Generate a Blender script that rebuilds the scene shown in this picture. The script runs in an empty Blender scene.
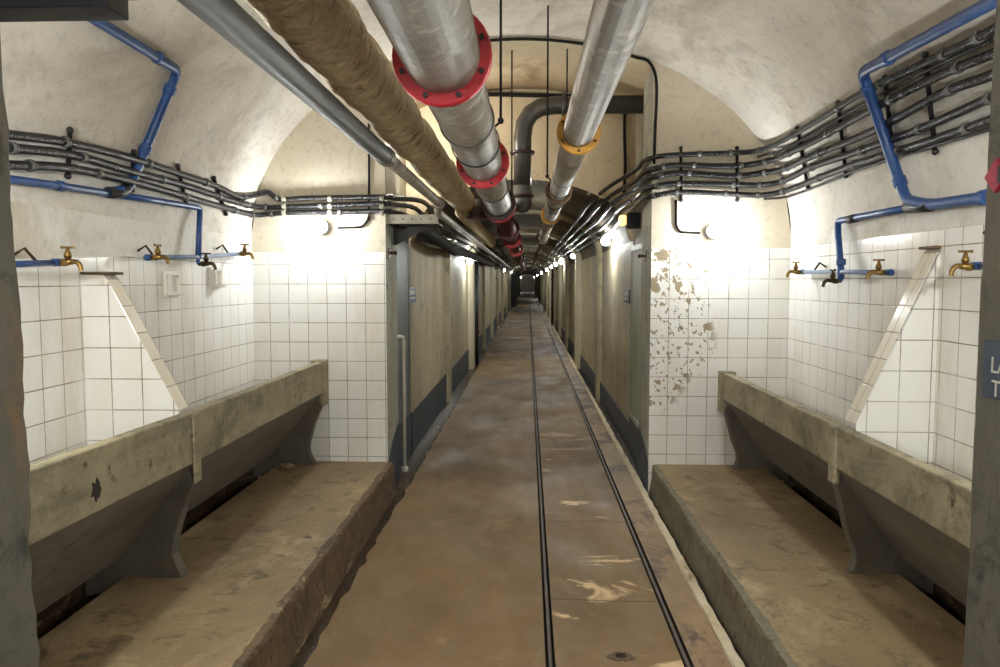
import bpy, bmesh, math, random
from mathutils import Vector, Matrix
random.seed(7)
S = bpy.context.scene
COL = S.collection

# ------------------------------------------------------------------ camera
F, PX, PY, EZ = 750.0, 528.0, 281.0, 1.62
PIT = math.atan((333.5 - PY) / F)
YAW = math.atan((PX - 500) / F * math.cos(PIT))
FW = Vector((-math.sin(YAW) * math.cos(PIT), math.cos(YAW) * math.cos(PIT), -math.sin(PIT)))
RT = Vector((math.cos(YAW), math.sin(YAW), 0))
UP = RT.cross(FW)
EYE = Vector((0, 0, EZ))
cam_d = bpy.data.cameras.new('camera'); cam_d.sensor_width = 36; cam_d.lens = 36 * F / 1000
cam_d.clip_start = .02; cam_d.clip_end = 300
cam = bpy.data.objects.new('camera', cam_d); COL.objects.link(cam)
cam.location = EYE; cam.rotation_euler = (math.pi / 2 - PIT, 0, YAW)
S.camera = cam

def ray(x, y): return FW + RT * ((x - 500) / F) + UP * ((333.5 - y) / F)
def at(ax, v, x, y):                       # point of the place measured off the photograph, on a known plane
    d = ray(x, y); return EYE + d * ((v - EYE[ax]) / d[ax])

# ------------------------------------------------------------------ dimensions (metres)
XL, XR = -2.14, 1.98                       # washroom side walls
CX, HW = (XL + XR) / 2, (XR - XL) / 2
SPR, RISE = 1.95, 1.50                     # vault springing, rise
Y0, Y1 = 1.57, 5.77                        # near / far cross wall faces
JL, JR = -1.095, .935                      # opening jambs
PT = .205                                  # platform height
KL, KR = -1.13, 1.00                       # corridor walls
YE = 7.2                                   # end of the tall opening
YF = 115.0                                 # far end of corridor
KC, KH = (KL + KR) / 2, (KR - KL) / 2
KS, KRISE = 2.0, .58                       # corridor springing, rise
def vault(x): return SPR + RISE * math.sqrt(max(0, 1 - ((x - CX) / HW) ** 2))
def kvault(x): return KS + KRISE * math.sqrt(max(0, 1 - ((x - KC) / KH) ** 2))

def surf(x, y, off=0.0):                   # first hit with the washroom's side walls / vault, pulled in by off
    d = ray(x, y)
    hw, rise = HW - off, RISE - off
    def inside(P):
        if P.z <= SPR: return abs(P.x - CX) < hw
        return ((P.x - CX) / hw) ** 2 + ((P.z - SPR) / rise) ** 2 < 1
    lo, hi = 0., 40.
    for _ in range(60):
        m = (lo + hi) / 2
        if inside(EYE + d * m): lo = m
        else: hi = m
    return EYE + d * lo

# ------------------------------------------------------------------ materials
def lin(c): return tuple(((v / 255) / 12.92 if v / 255 <= .04045 else ((v / 255 + .055) / 1.055) ** 2.4) for v in c) + (1,)

class N:
    def __init__(s, name):
        s.m = bpy.data.materials.new(name); s.m.use_nodes = True
        s.t = s.m.node_tree; s.b = s.t.nodes['Principled BSDF']
        s.tc = s.t.nodes.new('ShaderNodeTexCoord')
    def new(s, kind, **kw):
        n = s.t.nodes.new(kind)
        for k, v in kw.items(): setattr(n, k, v)
        return n
    def link(s, a, b): s.t.links.new(a, b)
    def set(s, sock, v):
        if hasattr(v, 'is_output'): s.link(v, sock)
        else: sock.default_value = v
    def math(s, op, a, b=0., c=0.):
        n = s.new('ShaderNodeMath', operation=op)
        s.set(n.inputs[0], a); s.set(n.inputs[1], b); s.set(n.inputs[2], c)
        return n.outputs[0]
    def mix(s, f, a, b, blend='MIX'):
        n = s.new('ShaderNodeMix', data_type='RGBA', blend_type=blend)
        s.set(n.inputs[0], f); s.set(n.inputs[6], a); s.set(n.inputs[7], b)
        return n.outputs[2]
    def mapping(s, scale=(1, 1, 1), loc=(0, 0, 0), src='Object'):
        n = s.new('ShaderNodeMapping'); n.inputs['Scale'].default_value = scale; n.inputs['Location'].default_value = loc
        s.link(s.tc.outputs[src], n.inputs[0]); return n.outputs[0]
    def noise(s, scale, detail=5, rough=.6, stretch=(1, 1, 1), loc=(0, 0, 0), dist=0., src='Object'):
        n = s.new('ShaderNodeTexNoise'); n.inputs['Scale'].default_value = scale
        n.inputs['Detail'].default_value = detail; n.inputs['Roughness'].default_value = rough
        n.inputs['Distortion'].default_value = dist
        s.link(s.mapping(stretch, loc, src), n.inputs['Vector']); return n.outputs['Fac']
    def ramp(s, f, a, b):
        n = s.new('ShaderNodeMapRange', clamp=True)
        s.link(f, n.inputs[0]); n.inputs[1].default_value = a; n.inputs[2].default_value = b; return n.outputs[0]
    def bump(s, h, strength, dist=.01, prev=None):
        n = s.new('ShaderNodeBump'); n.inputs['Strength'].default_value = strength; n.inputs['Distance'].default_value = dist
        s.link(h, n.inputs['Height'])
        if prev: s.link(prev, n.inputs['Normal'])
        return n.outputs[0]
    def out(s, col, rough=.6, normal=None, metal=0., spec=.5):
        s.set(s.b.inputs['Base Color'], col); s.set(s.b.inputs['Roughness'], rough)
        s.set(s.b.inputs['Metallic'], metal); s.b.inputs['Specular IOR Level'].default_value = spec
        if normal: s.link(normal, s.b.inputs['Normal'])
        return s.m
    def xyz(s):
        n = s.new('ShaderNodeSeparateXYZ'); s.link(s.tc.outputs['Object'], n.inputs[0]); return n.outputs

def worn(name, c1, c2, scale=3, rough=.7, bump=.3, stain=None, stain_lo=.58, stain_hi=.7, stretch=(1, 1, 1), stain_scale=2.,
         metal=0., fine=40, spec=.5, stain2=None, loc=(0, 0, 0), s2=(.6, .68), grain=.35, bd=.006):
    n = N(name)
    col = n.mix(n.ramp(n.noise(scale, 6, .65, stretch, loc), .3, .7), lin(c1), lin(c2))
    if stain: col = n.mix(n.ramp(n.noise(stain_scale, 7, .7, stretch, (3 + loc[0], 1, 7), .6), stain_lo, stain_hi), col, lin(stain))
    if stain2: col = n.mix(n.ramp(n.noise(stain_scale * 2.7, 6, .7, (1, 1, 1), (11, 5, 2), .4), s2[0], s2[1]), col, lin(stain2))
    gr = n.noise(fine * .55, 5, .75, (1, 1, 1), (6, 1, 3))
    col = n.mix(n.math('MULTIPLY', n.ramp(gr, .52, .72), grain), col, lin(tuple(v * .62 for v in c2)))
    nb = n.bump(n.noise(fine, 4, .6), bump, bd)
    nb = n.bump(n.noise(fine * .2, 4, .6, (1, 1, 1), (2, 2, 2)), bump * .8, bd * 3, nb)
    return n.out(col, rough, nb, metal, spec)

def tile(name, axis, pu, pz, base=(240, 238, 232), grout=(128, 111, 86), chips=None, ztop=None, stains=.5, w=.15, gw=.005):
    n = N(name); x = n.xyz(); u = x[axis]; z = x[2]
    fu = n.math('DIVIDE', n.math('SUBTRACT', u, pu), w); fz = n.math('DIVIDE', n.math('SUBTRACT', z, pz), w)
    def edge(f):
        fr = n.math('FRACT', n.math('ADD', f, 100.)); return n.math('MINIMUM', fr, n.math('SUBTRACT', 1., fr))
    wob = n.math('MULTIPLY', n.math('SUBTRACT', n.noise(9, 3), .5), .02)
    e = n.math('ADD', n.math('MINIMUM', edge(fu), edge(fz)), wob)
    g = n.math('SUBTRACT', 1., n.ramp(e, gw, gw + .02))
    g = n.math('MULTIPLY', g, n.ramp(n.noise(2.2, 5, .7, (1, 1, 1), (4, 9, 1)), .22, .5))
    cell = n.new('ShaderNodeCombineXYZ'); n.link(n.math('FLOOR', fu), cell.inputs[0]); n.link(n.math('FLOOR', fz), cell.inputs[1])
    wn = n.new('ShaderNodeTexWhiteNoise', noise_dimensions='3D'); n.link(cell.outputs[0], wn.inputs[0])
    col = n.mix(n.math('MULTIPLY', wn.outputs[0], .35), lin(base), lin((228, 223, 210)))
    col = n.mix(n.math('MULTIPLY', n.ramp(n.noise(1.6, 6, .7, (1, 1, .35), (2, 3, 4)),   .48, .75), stains), col, lin((190, 168, 124)))
    col = n.mix(n.math('MULTIPLY', n.ramp(n.noise(26, 3, .6, (1, 1, 1), (7, 3, 4)), .7, .76), stains * .6), col, lin((140, 120, 90)))
    col = n.mix(g, col, lin(grout))
    h = n.math('SUBTRACT', 1., g)
    rough = n.math('ADD', .16, n.math('MULTIPLY', g, .6))
    if chips:                                   # broken glaze: plaster shows through, in patches of its own
        reg = n.ramp(n.math('ADD', u, n.math('MULTIPLY', n.noise(2.5, 4), .5)), chips[1], chips[0])
        reg2 = n.ramp(z, .25, 1.0)
        a = n.ramp(n.noise(7, 3, .55, (1, 1, 1), (1, 5, 3)), .615, .63)
        b = n.ramp(n.noise(30, 3, .55, (1, 1, .8), (9, 2, 6)), .585, .60)
        c = n.math('MULTIPLY', n.math('MULTIPLY', n.math('MAXIMUM', a, b), reg), n.math('ADD', .0, reg2))
        c = n.ramp(c, .35, .5)
        col = n.mix(c, col, n.mix(n.noise(14), lin((120, 105, 78)), lin((186, 170, 140))))
        h = n.math('SUBTRACT', h, n.math('MULTIPLY', c, 1.5)); rough = n.math('MAXIMUM', rough, n.math('MULTIPLY', c, .9))
    return n.out(col, rough, n.bump(h, .5, .003))

M = {}
M['plaster'] = worn('whitewashed plaster', (230, 227, 218), (214, 209, 197), 1.2, .85, .35, (186, 176, 154), .5, .72, stain_scale=1.3, fine=34, stain2=(150, 138, 114), s2=(.62, .76))
M['vault'] = worn('whitewashed vault', (228, 222, 210), (202, 194, 180), 1.3, .85, .4, (168, 157, 138), .5, .72, (1, .7, 1), 1.2, fine=30, stain2=(124, 106, 86), s2=(.64, .78))
M['lunette'] = worn('ochre tinged plaster', (220, 210, 190), (204, 192, 168), 1.1, .85, .3, (160, 140, 108), .6, .8, (1, 1, .6), 1.1, fine=30, stain2=(126, 88, 52), s2=(.72, .78))
M['passage'] = worn('yellowed plaster', (214, 198, 168), (188, 170, 138), 1.4, .85, .3, (136, 112, 78), .58, .76, (1, 1, .7), 1.3, stain2=(112, 66, 38), s2=(.7, .76))
M['jamb'] = worn('mottled grey jamb', (112, 106, 92), (86, 82, 70), 5, .8, .6, (126, 100, 70), .55, .7, (1, 1, .3), 3, stain2=(62, 60, 52), s2=(.55, .68))
M['jamb_far'] = worn('light toned copy of mottled jamb', (170, 168, 150), (138, 136, 120), 5, .75, .5, (150, 122, 88), .56, .7, (1, 1, .3), 3, stain2=(98, 98, 88), s2=(.56, .68))  # lighter copy of the jamb material, brightness of the far jambs in its colour
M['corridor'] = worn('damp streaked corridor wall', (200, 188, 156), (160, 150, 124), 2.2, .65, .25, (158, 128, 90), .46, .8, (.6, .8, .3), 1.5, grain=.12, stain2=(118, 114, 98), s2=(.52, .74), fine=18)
M['corr_pale'] = worn('pale corridor rib paint', (202, 194, 170), (170, 160, 134), 2, .65, .25, (138, 108, 72), .58, .75, (1, 1, .15), 2)
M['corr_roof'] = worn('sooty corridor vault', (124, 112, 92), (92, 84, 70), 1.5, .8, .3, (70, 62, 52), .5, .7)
M['skirt'] = worn('slate blue skirting paint', (66, 74, 84), (50, 56, 64), 4, .55, .3, (84, 76, 62), .6, .75)
M['platform'] = worn('brown stained screed', (156, 133, 97), (116, 97, 68), 1.8, .62, .25, (178, 156, 118), .52, .68, (1, .6, 1), 2.2, fine=60, stain2=(86, 69, 47), s2=(.54, .68))
M['riser'] = worn('rotten step edge', (112, 88, 60), (66, 52, 36), 9, .75, .9, (176, 156, 120), .58, .68, (1, .6, 1.4), 6, stain2=(44, 34, 24))
M['risergrey'] = worn('grey green step face', (122, 114, 92), (92, 86, 68), 6, .75, .7, (84, 62, 40), .55, .7, (1, .5, 1.2), 4, stain2=(58, 46, 32), s2=(.58, .68))
M['gutter'] = worn('wet gutter', (84, 66, 46), (44, 34, 24), 8, .22, .9, (136, 108, 76), .58, .7, (1, .4, 1), 7)
M['wet'] = worn('rust stained wet strip', (150, 122, 84), (118, 92, 60), 4, .6, .4, (72, 46, 28), .48, .6, (1, .5, 1), 3.5, stain2=(146, 120, 84), s2=(.58, .68))
M['whitestrip'] = worn('whitewashed strip', (214, 200, 172), (186, 168, 134), 6, .8, .6, (120, 96, 64), .58, .7, (1, .6, 1), 5)
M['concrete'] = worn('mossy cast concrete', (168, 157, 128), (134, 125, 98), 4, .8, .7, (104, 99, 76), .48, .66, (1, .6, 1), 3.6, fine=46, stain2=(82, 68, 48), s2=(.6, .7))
M['underside'] = worn('shade darkened concrete', (112, 103, 88), (86, 79, 67), 3, .85, .4, (68, 60, 49), .55, .72, (1, .35, 1), 2.5)  # toned down so the trough underside and feet look shaded
M['steel'] = worn('galvanised grey pipe', (150, 141, 126), (122, 114, 100), 6, .5, .3, (98, 90, 78), .5, .7, (1, .5, 1), 5, metal=.15, stain2=(180, 171, 154), s2=(.54, .66), grain=.5, fine=26)
M['steel2'] = worn('dull grey pipe', (106, 105, 100), (82, 82, 80), 5, .5, .2, (66, 64, 60), .55, .72, (1, .4, 1), 4, metal=.15)
M['lag'] = worn('grimy pipe lagging', (240, 226, 196), (200, 182, 148), 14, .92, 1., (112, 94, 70), .56, .68, (1, 1.6, 1), 9, fine=60, stain2=(250, 240, 216), s2=(.58, .66), grain=.5, bd=.012)
M['red'] = worn('red flange paint', (196, 36, 44), (170, 28, 36), 8, .4, .2, (110, 24, 24), .62, .75)
M['maroon'] = worn('dark maroon paint', (78, 34, 34), (56, 28, 28), 6, .45, .2, (54, 30, 28), .58, .72)
M['yellow'] = worn('ochre yellow flange paint', (198, 146, 50), (170, 118, 40), 8, .5, .2, (112, 74, 30), .6, .72)
M['ochre'] = worn('tarnished brass band', (128, 94, 50), (96, 68, 38), 8, .5, .3)
M['dark'] = worn('dark painted iron pipe', (92, 88, 82), (66, 64, 60), 4, .4, .2, (54, 50, 46), .55, .7, metal=.3)
M['blue'] = worn('chipped blue pipe paint', (44, 82, 140), (34, 64, 114), 9, .4, .2, (34, 46, 66), .68, .74, stain_scale=9)
M['bluegrey'] = worn('pale blue grey pipe paint', (150, 164, 186), (110, 128, 158), 9, .4, .2, (70, 80, 98), .6, .68, stain_scale=12)
M['elbow'] = worn('bare iron fitting', (58, 54, 52), (40, 38, 38), 10, .5, .3, metal=.4)
M['brass'] = worn('tarnished brass', (158, 128, 72), (110, 84, 44), 22, .32, .15, metal=.85)
M['darkbrass'] = worn('blackened brass', (84, 68, 44), (50, 42, 30), 22, .4, .15, metal=.8)
M['ceramic'] = worn('white glazed ceramic', (240, 236, 228), (230, 224, 212), 5, .12, .02)
M['door'] = worn('blue grey steel door', (112, 120, 118), (92, 100, 100), 3, .5, .2, (80, 78, 68), .6, .74)
M['doorgreen'] = worn('pale green steel door', (176, 182, 164), (156, 160, 142), 3, .5, .2, (122, 112, 86), .64, .76)
M['purpleblack'] = worn('blackish steel plate', (26, 20, 32), (18, 15, 24), 6, .6, .2)
M['shelfpaint'] = worn('grey white painted angle', (170, 164, 148), (140, 134, 118), 8, .6, .3)
M['rail'] = worn('worn steel rail', (78, 64, 48), (50, 40, 30), 6, .55, .3)
M['slot'] = worn('dirt filled rail slot', (58, 46, 34), (34, 27, 20), 9, .8, .4)
M['white'] = worn('white gloss paint', (226, 222, 210), (204, 198, 182), 6, .4, .1)
M['signblue'] = worn('enamel blue sign', (44, 66, 116), (36, 56, 100), 4, .4, .05)
M['signgrey'] = worn('slate blue sign', (62, 74, 88), (52, 62, 76), 4, .5, .05)
M['signred'] = worn('crimson sign', (176, 44, 66), (150, 36, 56), 4, .5, .05)
M['black'] = worn('black plastic', (34, 34, 36), (24, 24, 26), 6, .5, .1)
M['endwall'] = worn('dark far door', (84, 78, 66), (58, 54, 48), 3, .6, .1)

def floor_mat():
    n = N('worn brown corridor screed'); x = n.xyz()
    col = n.mix(n.ramp(n.noise(1.3, 7, .65, (1, .6, 1)), .3, .7), lin((130, 105, 71)), lin((98, 78, 52)))
    col = n.mix(n.ramp(n.noise(3.2, 6, .7, (1, .7, 1), (5, 2, 1), .6), .58, .78), col, lin((138, 115, 82)))
    col = n.mix(n.ramp(n.noise(5.5, 6, .7, (1, 1, 1), (8, 4, 1)), .66, .78), col, lin((70, 54, 36)))
    # lime-pale worn veins between the rails
    reg = n.math('MULTIPLY', n.ramp(x[0], .08, .16), n.ramp(x[1], 9., 5.))
    v = n.ramp(n.noise(1.5, 5, .62, (.7, 1.5, 1), (2, 7, 1), 1.0), .585, .64)
    col = n.mix(n.math('MULTIPLY', v, reg), col, lin((204, 176, 134)))
    # cross joints in the slab
    j = n.math('FRACT', n.math('ADD', n.math('DIVIDE', x[1], 1.25), n.math('MULTIPLY', n.noise(1.5, 2), .04)))
    jm = n.math('MULTIPLY', n.math('LESS_THAN', j, .006), n.ramp(x[0], .09, .1))
    col = n.mix(jm, col, lin((60, 46, 34)))
    rough = n.math('ADD', .42, n.math('MULTIPLY', n.ramp(n.noise(2.4, 6, .7, (1, .5, 1), (1, 1, 9)), .3, .65), .4))
    b = n.bump(n.noise(70, 3, .6), .12, .004); b = n.bump(n.noise(5, 5, .6), .2, .01, b)
    return n.out(col, rough, b, 0., .32)
M['floor'] = floor_mat()

def cable_mat(name, c1, c2, rib, n_str=.6):
    n = N(name)
    w = n.new('ShaderNodeTexWave', wave_type='BANDS', bands_direction='X'); w.inputs['Scale'].default_value = rib
    w.inputs['Distortion'].default_value = 1.5; w.inputs['Detail'].default_value = 2
    n.link(n.tc.outputs['UV'], w.inputs['Vector'])
    col = n.mix(n.ramp(n.noise(5, 4), .4, .65), lin(c1), lin(c2))
    return n.out(col, n.math('ADD', .16, n.math('MULTIPLY', n.noise(6, 3), .3)), n.bump(w.outputs['Fac'], n_str, .003), 0.)
M['cable'] = cable_mat('tarred armoured cable', (32, 29, 28), (18, 17, 18), 21, 1.)
M['cablegrey'] = cable_mat('grey blue sheathed cable', (66, 74, 88), (48, 54, 64), 3)
M['cablethin'] = worn('thin black wire', (38, 35, 34), (28, 26, 25), 6, .85, .1, spec=.15)

def emis(name, col, strength, vol=None):
    m = bpy.data.materials.new(name); m.use_nodes = True; b = m.node_tree.nodes['Principled BSDF']
    b.inputs['Base Color'].default_value = (.9, .9, .9, 1)
    b.inputs['Emission Color'].default_value = col; b.inputs['Emission Strength'].default_value = strength
    return m
LAMP_COL = (.92, .97, 1., 1)
M['bulb'] = emis('lit lamp glass', LAMP_COL, 195)
M['bulb_n'] = emis('lit near lamp glass', LAMP_COL, 480)
M['bulb_c'] = emis('lit corridor lamp glass', (.97, 1., .95, 1), 640)
M['bulb_p'] = emis('added passage lamp glass', (1., .96, .9, 1), 420)
M['amber'] = emis('amber lamp lens', (1., .62, .18, 1), 1.6)

# tiles
M['tile_fl'] = tile('glazed white tiles', 0, -1.256, 1.446)
M['tile_fr'] = tile('chipped white tiles', 0, 1.073, 1.485, chips=(1.15, 2.0))
M['tile_l'] = tile('glazed white tiles side', 1, 5.6, 1.446)
M['tile_r'] = tile('glazed white tiles side', 1, 5.6, 1.485)
M['tile_div'] = tile('glazed white tiles divider', 0, -1.85, 1.45, stains=.3, w=.15)
M['tile_slope'] = tile('cream edge tiles', 1, 3.745, 1.5, base=(236, 228, 208), stains=.4, w=.13, gw=.006)
M['tile_div_r'] = tile('glazed white tiles divider', 0, 1.80, 1.485, stains=.3, w=.15)

# ------------------------------------------------------------------ mesh helpers
def link(o, parent=None):
    COL.objects.link(o)
    if parent:
        o.parent = parent
        if o.data is not None and not parent.get('_w'): pass
    return o

class MB:
    def __init__(s): s.v = []; s.f = []; s.mi = []; s.uv = {}; s.sm = []
    def face(s, idx, mi=0, smooth=False, uv=None):
        if uv: s.uv[len(s.f)] = uv
        s.f.append(idx); s.mi.append(mi); s.sm.append(smooth)
    def add(s, p): s.v.append(tuple(p)); return len(s.v) - 1
    def box(s, a, b, mi=0):
        x0, y0, z0 = a; x1, y1, z1 = b
        k = [s.add(p) for p in ((x0, y0, z0), (x1, y0, z0), (x1, y1, z0), (x0, y1, z0), (x0, y0, z1), (x1, y0, z1), (x1, y1, z1), (x0, y1, z1))]
        for q in ((0, 3, 2, 1), (4, 5, 6, 7), (0, 1, 5, 4), (1, 2, 6, 5), (2, 3, 7, 6), (3, 0, 4, 7)): s.face([k[i] for i in q], mi)
    def prism(s, prof, axis, a, b, mi=0, jit=None):      # closed 2D profile extruded along axis (0:x,1:y,2:z) from a to b
        def p3(q, t):
            return {0: (t, q[0], q[1]), 1: (q[0], t, q[1]), 2: (q[0], q[1], t)}[axis]
        A = [s.add(p3(q, a)) for q in prof]; B = [s.add(p3(q, b)) for q in prof]
        n = len(prof)
        for i in range(n):
            j = (i + 1) % n; s.face([A[i], A[j], B[j], B[i]], mi)
        s.face(A[::-1], mi); s.face(B, mi)
    def tube(s, pts, r, seg=12, mi=0, caps=True, smooth=True):
        pts = [Vector(p) for p in pts]; n = len(pts)
        rad = r if isinstance(r, (list, tuple)) else [r] * n
        T = []
        for i in range(n):
            a = pts[max(0, i - 1)]; b = pts[min(n - 1, i + 1)]; T.append((b - a).normalized())
        up = Vector((0, 0, 1)) if abs(T[0].z) < .9 else Vector((1, 0, 0))
        u = T[0].cross(up).normalized(); rings = []; L = 0; Ls = []
        for i in range(n):
            if i: u = (u - T[i] * u.dot(T[i])).normalized(); L += (pts[i] - pts[i - 1]).length
            w = T[i].cross(u); Ls.append(L)
            rings.append([s.add(pts[i] + (u * math.cos(2 * math.pi * k / seg) + w * math.sin(2 * math.pi * k / seg)) * rad[i]) for k in range(seg)])
        for i in range(n - 1):
            for k in range(seg):
                k2 = (k + 1) % seg
                s.face([rings[i][k], rings[i][k2], rings[i + 1][k2], rings[i + 1][k]], mi, smooth,
                       [(Ls[i], k / seg), (Ls[i], (k + 1) / seg), (Ls[i + 1], (k + 1) / seg), (Ls[i + 1], k / seg)])
        if caps:
            s.face(rings[0][::-1], mi); s.face(rings[-1], mi)
    def ball(s, c, r, mi=0, seg=16, rings=10, sc=(1, 1, 1)):
        c = Vector(c); rows = []
        for i in range(1, rings):
            t = math.pi * i / rings
            rows.append([s.add(c + Vector((r * sc[0] * math.sin(t) * math.cos(2 * math.pi * k / seg), r * sc[1] * math.sin(t) * math.sin(2 * math.pi * k / seg), r * sc[2] * math.cos(t)))) for k in range(seg)])
        a = s.add(c + Vector((0, 0, r * sc[2]))); b = s.add(c - Vector((0, 0, r * sc[2])))
        for k in range(seg):
            k2 = (k + 1) % seg
            s.face([a, rows[0][k], rows[0][k2]], mi, True); s.face([b, rows[-1][k2], rows[-1][k]], mi, True)
            for i in range(rings - 2): s.face([rows[i][k], rows[i + 1][k], rows[i + 1][k2], rows[i][k2]], mi, True)
    def ring(s, c, d, ri, ro, h, seg=32, mi=0):          # flat annulus, axis d, half height h
        c = Vector(c); d = Vector(d).normalized(); up = Vector((0, 0, 1)) if abs(d.z) < .9 else Vector((1, 0, 0))
        u = d.cross(up).normalized(); w = d.cross(u); R = []
        b = min(h, .004)
        for rr, t in ((ri, -h), (ro - b, -h), (ro, -h + b), (ro, h - b), (ro - b, h), (ri, h)):
            R.append([s.add(c + d * t + (u * math.cos(2 * math.pi * k / seg) + w * math.sin(2 * math.pi * k / seg)) * rr) for k in range(seg)])
        for i in range(6):
            for k in range(seg):
                k2 = (k + 1) % seg; s.face([R[i][k], R[i][k2], R[(i + 1) % 6][k2], R[(i + 1) % 6][k]], mi)
        return u, w
    def build(s, name, mats, parent=None, origin=None, bevel=0, fix=True):
        me = bpy.data.meshes.new(name)
        o0 = Vector(origin) if origin is not None else Vector((0, 0, 0))
        me.from_pydata([tuple(Vector(p) - o0) for p in s.v], [], s.f)
        for m in (mats if isinstance(mats, (list, tuple)) else [mats]): me.materials.append(M[m] if isinstance(m, str) else m)
        me.polygons.foreach_set('material_index', s.mi); me.polygons.foreach_set('use_smooth', s.sm)
        if s.uv:
            l = me.uv_layers.new(name='UVMap')
            for fi, uv in s.uv.items():
                p = me.polygons[fi]
                for k, li in enumerate(p.loop_indices): l.data[li].uv = uv[k]
        me.update()
        if fix:
            bm = bmesh.new(); bm.from_mesh(me); bmesh.ops.recalc_face_normals(bm, faces=bm.faces); bm.to_mesh(me); bm.free()
        o = bpy.data.objects.new(name, me); COL.objects.link(o)
        if parent is not None:
            o.parent = parent
            o.location = o0 - Vector(parent.get('base', (0, 0, 0)))
        else: o.location = o0
        if bevel:
            b = o.modifiers.new('bevel', 'BEVEL'); b.width = bevel; b.segments = 2; b.limit_method = 'ANGLE'; b.angle_limit = math.radians(35)
        return o

def tag(o, label, cat, group=None):
    o['label'] = label; o['category'] = cat
    if group: o['group'] = group
    return o
def thing(name, label, cat, base=(0, 0, 0), group=None):
    o = bpy.data.objects.new(name, None); COL.objects.link(o); o.location = base; o['base'] = tuple(base); o.empty_display_size = .1
    return tag(o, label, cat, group)
def struct(o): o['kind'] = 'structure'; return o

def fillet(pts, r, n=5):                                  # rounded polyline
    pts = [Vector(p) for p in pts]; out = [pts[0]]
    for i in range(1, len(pts) - 1):
        a, b, c = pts[i - 1], pts[i], pts[i + 1]
        da = (a - b); dc = (c - b); rr = min(r, da.length * .45, dc.length * .45)
        p0 = b + da.normalized() * rr; p1 = b + dc.normalized() * rr
        for k in range(n + 1):
            t = k / n; out.append(p0 * (1 - t) ** 2 + b * 2 * t * (1 - t) + p1 * t * t)
    out.append(pts[-1]); return out
def smooth(pts, n=6):                                     # Catmull-Rom
    P = [Vector(p) for p in pts]; P = [P[0] * 2 - P[1]] + P + [P[-1] * 2 - P[-2]]; out = []
    for i in range(1, len(P) - 2):
        a, b, c, d = P[i - 1:i + 3]
        for k in range(n):
            t = k / n
            out.append(.5 * ((2 * b) + (c - a) * t + (2 * a - 5 * b + 4 * c - d) * t * t + (3 * b - a - 3 * c + d) * t ** 3))
    out.append(P[-2]); return out
def frange(a, b, n): return [a + (b - a) * i / n for i in range(n + 1)]

# ------------------------------------------------------------------ setting: floor
def strip(name, prof, mats, ys, jit=None):
    """open cross-section [(x,z,mat), ...] swept along y; jit(i, j) moves a point"""
    b = MB(); rows = []
    for j, y in enumerate(ys):
        rows.append([b.add((p[0] + (jit(i, j)[0] if jit else 0), y, p[1] + (jit(i, j)[1] if jit else 0))) for i, p in enumerate(prof)])
    for j in range(len(ys) - 1):
        for i in range(len(prof) - 1):
            b.face([rows[j][i], rows[j][i + 1], rows[j + 1][i + 1], rows[j + 1][i]], prof[i][2])
    return struct(b.build(name, mats, fix=False))
R1, R2 = .10, .683
SW, RW = .021, .009
fl = [(-1.2, -.05, 1), (-1.03, -.05, 1), (-.965, -.045, 1), (-.94, 0, 0), (R1 - SW, 0, 2), (R1 - SW + .002, -.03, 2), (R1 + SW - .002, -.03, 2), (R1 + SW, 0, 0),
      (R2 - SW, 0, 2), (R2 - SW + .002, -.03, 2), (R2 + SW - .002, -.03, 2), (R2 + SW, 0, 3), (.862, .0, 4), (.866, .014, 4), (.908, .014, 4), (.914, -.03, 1), (1.1, -.04, 1)]
rn = random.Random(3); ysf = frange(-3, 12, 150) + frange(13, YF, 30)
jt = {}
def fj(i, j):
    if ysf[j] > 12.5: return (0, 0)
    if i in (2, 3): return jt.setdefault(('l', j), ((rn.random() - .5) * .028, 0))
    if i in (12, 13, 14, 15): return jt.setdefault((i, j), ((rn.random() - .5) * .010, (rn.random() - .5) * .006))
    return (0, 0)
strip('floor', fl, ['floor', 'gutter', 'slot', 'wet', 'whitestrip'], ysf, fj)
for side, xr in (('near', R1), ('far', R2)):
    b = MB(); b.prism([(xr - RW, -.032), (xr + RW, -.032), (xr + RW, -.006), (xr + RW - .003, -.003), (xr - RW + .003, -.003), (xr - RW, -.006)], 1, -3, YF - .1)
    o = b.build('floor_rail', 'rail')
    tag(o, 'steel rail sunk in the middle of the brown floor' if xr == R1 else 'steel rail sunk in the floor next to the rust-stained strip and whitewashed edge',
        'rail', 'narrow gauge rails in the floor')

# platforms with chipped edges, drain channel against the wall
def platform(name, e, w0, wall, sgn, seed):
    r2 = random.Random(seed); ys = frange(Y0, Y1, 170)
    prof = [(wall, .04, 2), (w0, .04, 2), (w0, PT, 0), (e - sgn * .035, PT, 1), (e - sgn * .006, PT - .008, 1), (e, PT - .03, 1), (e - sgn * .0, .09, 1), (e + sgn * .02, -.05, 1)]
    st = {}; ph = r2.random() * 9
    def jit(i, j):
        y = ys[j]; w = .004 * math.sin(y * 5 + ph) + .003 * math.sin(y * 13 + ph)
        if i in (3,): return (-sgn * abs(w) * 2 + (r2.random() - .5) * .008, 0)
        if i in (4, 5): return st.setdefault((i, j), (w + (r2.random() - .5) * .007, (r2.random() - .5) * .006))
        if i in (6, 7): return st.setdefault((i, j), ((r2.random() - .5) * .006, 0))
        return (0, 0)
    o = strip(name, prof, ['platform', 'riser' if sgn > 0 else 'risergrey', 'gutter'], ys, jit)
    return o
platform('platform_left', -1.05, -1.93, XL, 1, 1)
platform('platform_right', .96, 1.80, XR, -1, 2)

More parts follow.
